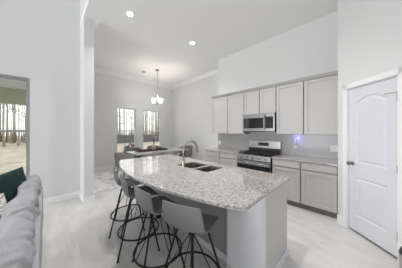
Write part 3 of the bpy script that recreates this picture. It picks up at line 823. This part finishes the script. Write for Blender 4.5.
def make_chair(label):
    t = thing('dining_chair', label, 'chair', (0, 0, 0.01), 0, 'grey upholstered dining chairs')
    b = obj('backrest', chair_bm_back(), 'chair', t, True)
    md = b.modifiers.new('padding', 'SOLIDIFY'); md.thickness = 0.045; md.offset = 1
    bm = puff(0.235, 0.235, 0.05, 4.0, 0.002, 3, sub=10)
    for v in bm.verts: v.co.z += 0.45
    obj('seat', bm, 'chair', t, True)
    for sx in (-1, 1):
        for sy in (-1, 1): obj('leg', tube(NB(), [(sx * .15, sy * .15, 0.41), (sx * .2, sy * .2, 0)], [0.016, 0.010], 8), 'leg', t, 'auto')
    return t
ch = make_chair('grey upholstered dining chair at the left head of the table')
ch.location = (1.69, 4.84, 0.01); ch.rotation_euler = (0, 0, R(12))
dup(ch, (2.24, 4.34, 0.01), R(90), 'grey upholstered dining chair on the left of the near side of the table')
dup(ch, (2.80, 4.34, 0.01), R(90), 'grey upholstered dining chair at the right of the near side of the table')
dup(ch, (4.13, 5.1, 0.01), R(180), 'grey upholstered dining chair at the right head of the table, by the wall')
dup(ch, (2.30, 5.93, 0.01), R(-90), 'grey dining chair on the far side of the table, by the left window')
dup(ch, (3.20, 5.93, 0.01), R(-90), 'grey dining chair on the far side of the table, by the right window')
t = thing('wooden_tray', 'long dark walnut tray lying along the dining table', 'tray', (2.72, 5.22, 0.76))
bm = NB(); box(bm, -0.52, 0.52, -0.13, 0.13, 0.0, 0.02, 0.004)
obj('tray_base', bm, 'walnut', t)
bm = NB(); box(bm, -0.52, 0.52, -0.15, -0.13, 0.0, 0.055, 0.003); box(bm, -0.52, 0.52, 0.13, 0.15, 0.0, 0.055, 0.003); box(bm, -0.54, -0.52, -0.15, 0.15, 0, 0.055, 0.003); box(bm, 0.52, 0.54, -0.15, 0.15, 0, 0.055, 0.003)
obj('tray_rim', bm, 'walnut', t)
t = thing('flower_vase', 'blush vase of pink blossom branches standing on the walnut tray', 'vase', (2.77, 5.22, 0.781))
obj('vase', lathe(NB(), [(0.045, 0), (0.065, 0.03), (0.07, 0.09), (0.05, 0.15), (0.032, 0.19), (0.04, 0.21)], 20), 'vase', t, 'auto')
bm = NB(); pb = NB(); q = random.Random(5)
for k in range(14):
    a = q.uniform(0, 6.28); l = q.uniform(.32, .52); tip = Vector((math.cos(a) * .15 * q.random(), math.sin(a) * .15 * q.random(), .18 + l * .85))
    mid = tip * .5 + Vector((0, 0, .1)); tube(bm, [(0, 0, .12), mid, tip], [.004, .003, .002], 5)
    for s in range(9):
        f = q.uniform(.25, 1); p = mid + (tip - mid) * f + Vector((q.uniform(-.03, .03), q.uniform(-.03, .03), q.uniform(-.02, .03)))
        bmesh.ops.create_icosphere(pb, subdivisions=1, radius=q.uniform(.010, .022), matrix=Matrix.Translation(p))
obj('stems', bm, 'stem', t, True); obj('blossom', pb, 'petal', t, True)

# chandelier
t = thing('chandelier', 'small nickel chandelier with glowing glass shades above the dining table', 'chandelier', (2.99, 5.36, 2.5))
dz = ZC - 2.5
obj('canopy', lathe(NB(), [(0.02, dz - 0.05), (0.06, dz - 0.03), (0.075, dz - 0.001)], 24), 'nickel', t, 'auto')
obj('rod', tube(NB(), [(0, 0, 0.1), (0, 0, dz - 0.04)], 0.008, 10), 'nickel', t, True)
obj('hub', lathe(NB(), [(0.008, -0.06), (0.014, -0.03), (0.018, 0.0), (0.014, 0.06), (0.008, 0.12)], 16), 'dark_nickel', t, 'auto')
ca = R(-YAW)
for s in (-1, 1):
    dx, dy = s * 0.135 * math.cos(ca), s * 0.135 * math.sin(ca)
    obj('arm', tube(NB(), [(0, 0, 0.0), (dx * .5, dy * .5, -0.03), (dx, dy, -0.01), (dx, dy, 0.03)], 0.005, 8), 'dark_nickel', t, True)
    obj('shade', lathe(NB(), [(0.012, 0.028), (0.035, 0.032), (0.046, 0.042), (0.052, 0.15), (0.055, 0.17)], 20, (dx, dy, 0), cap=False), 'shade', t, 'auto')
# ceiling fittings
def recessed(x, y, label):
    o = thing('recessed_light', label, 'ceiling light', (x, y, ZC), 0, 'recessed ceiling lights')
    obj('trim_ring', lathe(NB(), [(0.058, -0.004), (0.085, -0.006), (0.092, -0.001), (0.092, 0)], 28, cap=False), 'trim', o, 'auto')
    obj('lens', lathe(NB(), [(0.06, -0.001), (0.058, -0.005), (0.03, -0.006)], 28), 'lens', o, 'auto')
    d = bpy.data.lights.new('downlight', 'SPOT'); d.energy = LAMP_W; d.spot_size = R(128); d.spot_blend = 1.0; d.color = (1, .985, .96); d.shadow_soft_size = .06
    b = bpy.data.objects.new('downlight', d); C.objects.link(b); b.parent = o; b.location = (0, 0, -0.02)
recessed(1.18, 3.18, 'glowing recessed ceiling light on the left, nearer the tall opening')
recessed(1.18, 0.95, 'added out-of-view recessed ceiling light over the near end of the island')  # unseen downlight added to brighten the kitchen
recessed(2.45, 1.3, 'added out-of-view recessed ceiling light above the aisle beside the range')  # unseen downlight added to brighten the base cabinet fronts
recessed(2.73, 3.08, 'glowing recessed ceiling light on the right, above the range side')
o = obj('smoke_detector', lathe(NB(), [(0.05, -0.03), (0.062, -0.025), (0.068, -0.005), (0.068, -0.0005)], 24), 'nickel', None, 'auto', (2.70, 5.87, ZC))
tag(o, 'small round smoke detector on the dining ceiling left of the chandelier canopy', 'smoke detector')

# bin by the pantry door
t = thing('waste_bin', 'dark rounded bin with grey rim cut off at the lower right corner', 'bin', (2.325, -0.42, 0))
obj('body', lathe(NB(), [(0.12, 0.0), (0.15, 0.02), (0.165, 0.30), (0.166, 0.33)], 28), 'bin_rim', t, 'auto')
obj('lid', lathe(NB(), [(0.160, 0.331), (0.155, 0.36), (0.12, 0.40), (0.06, 0.42), (0.01, 0.425)], 28), 'black', t, 'auto')
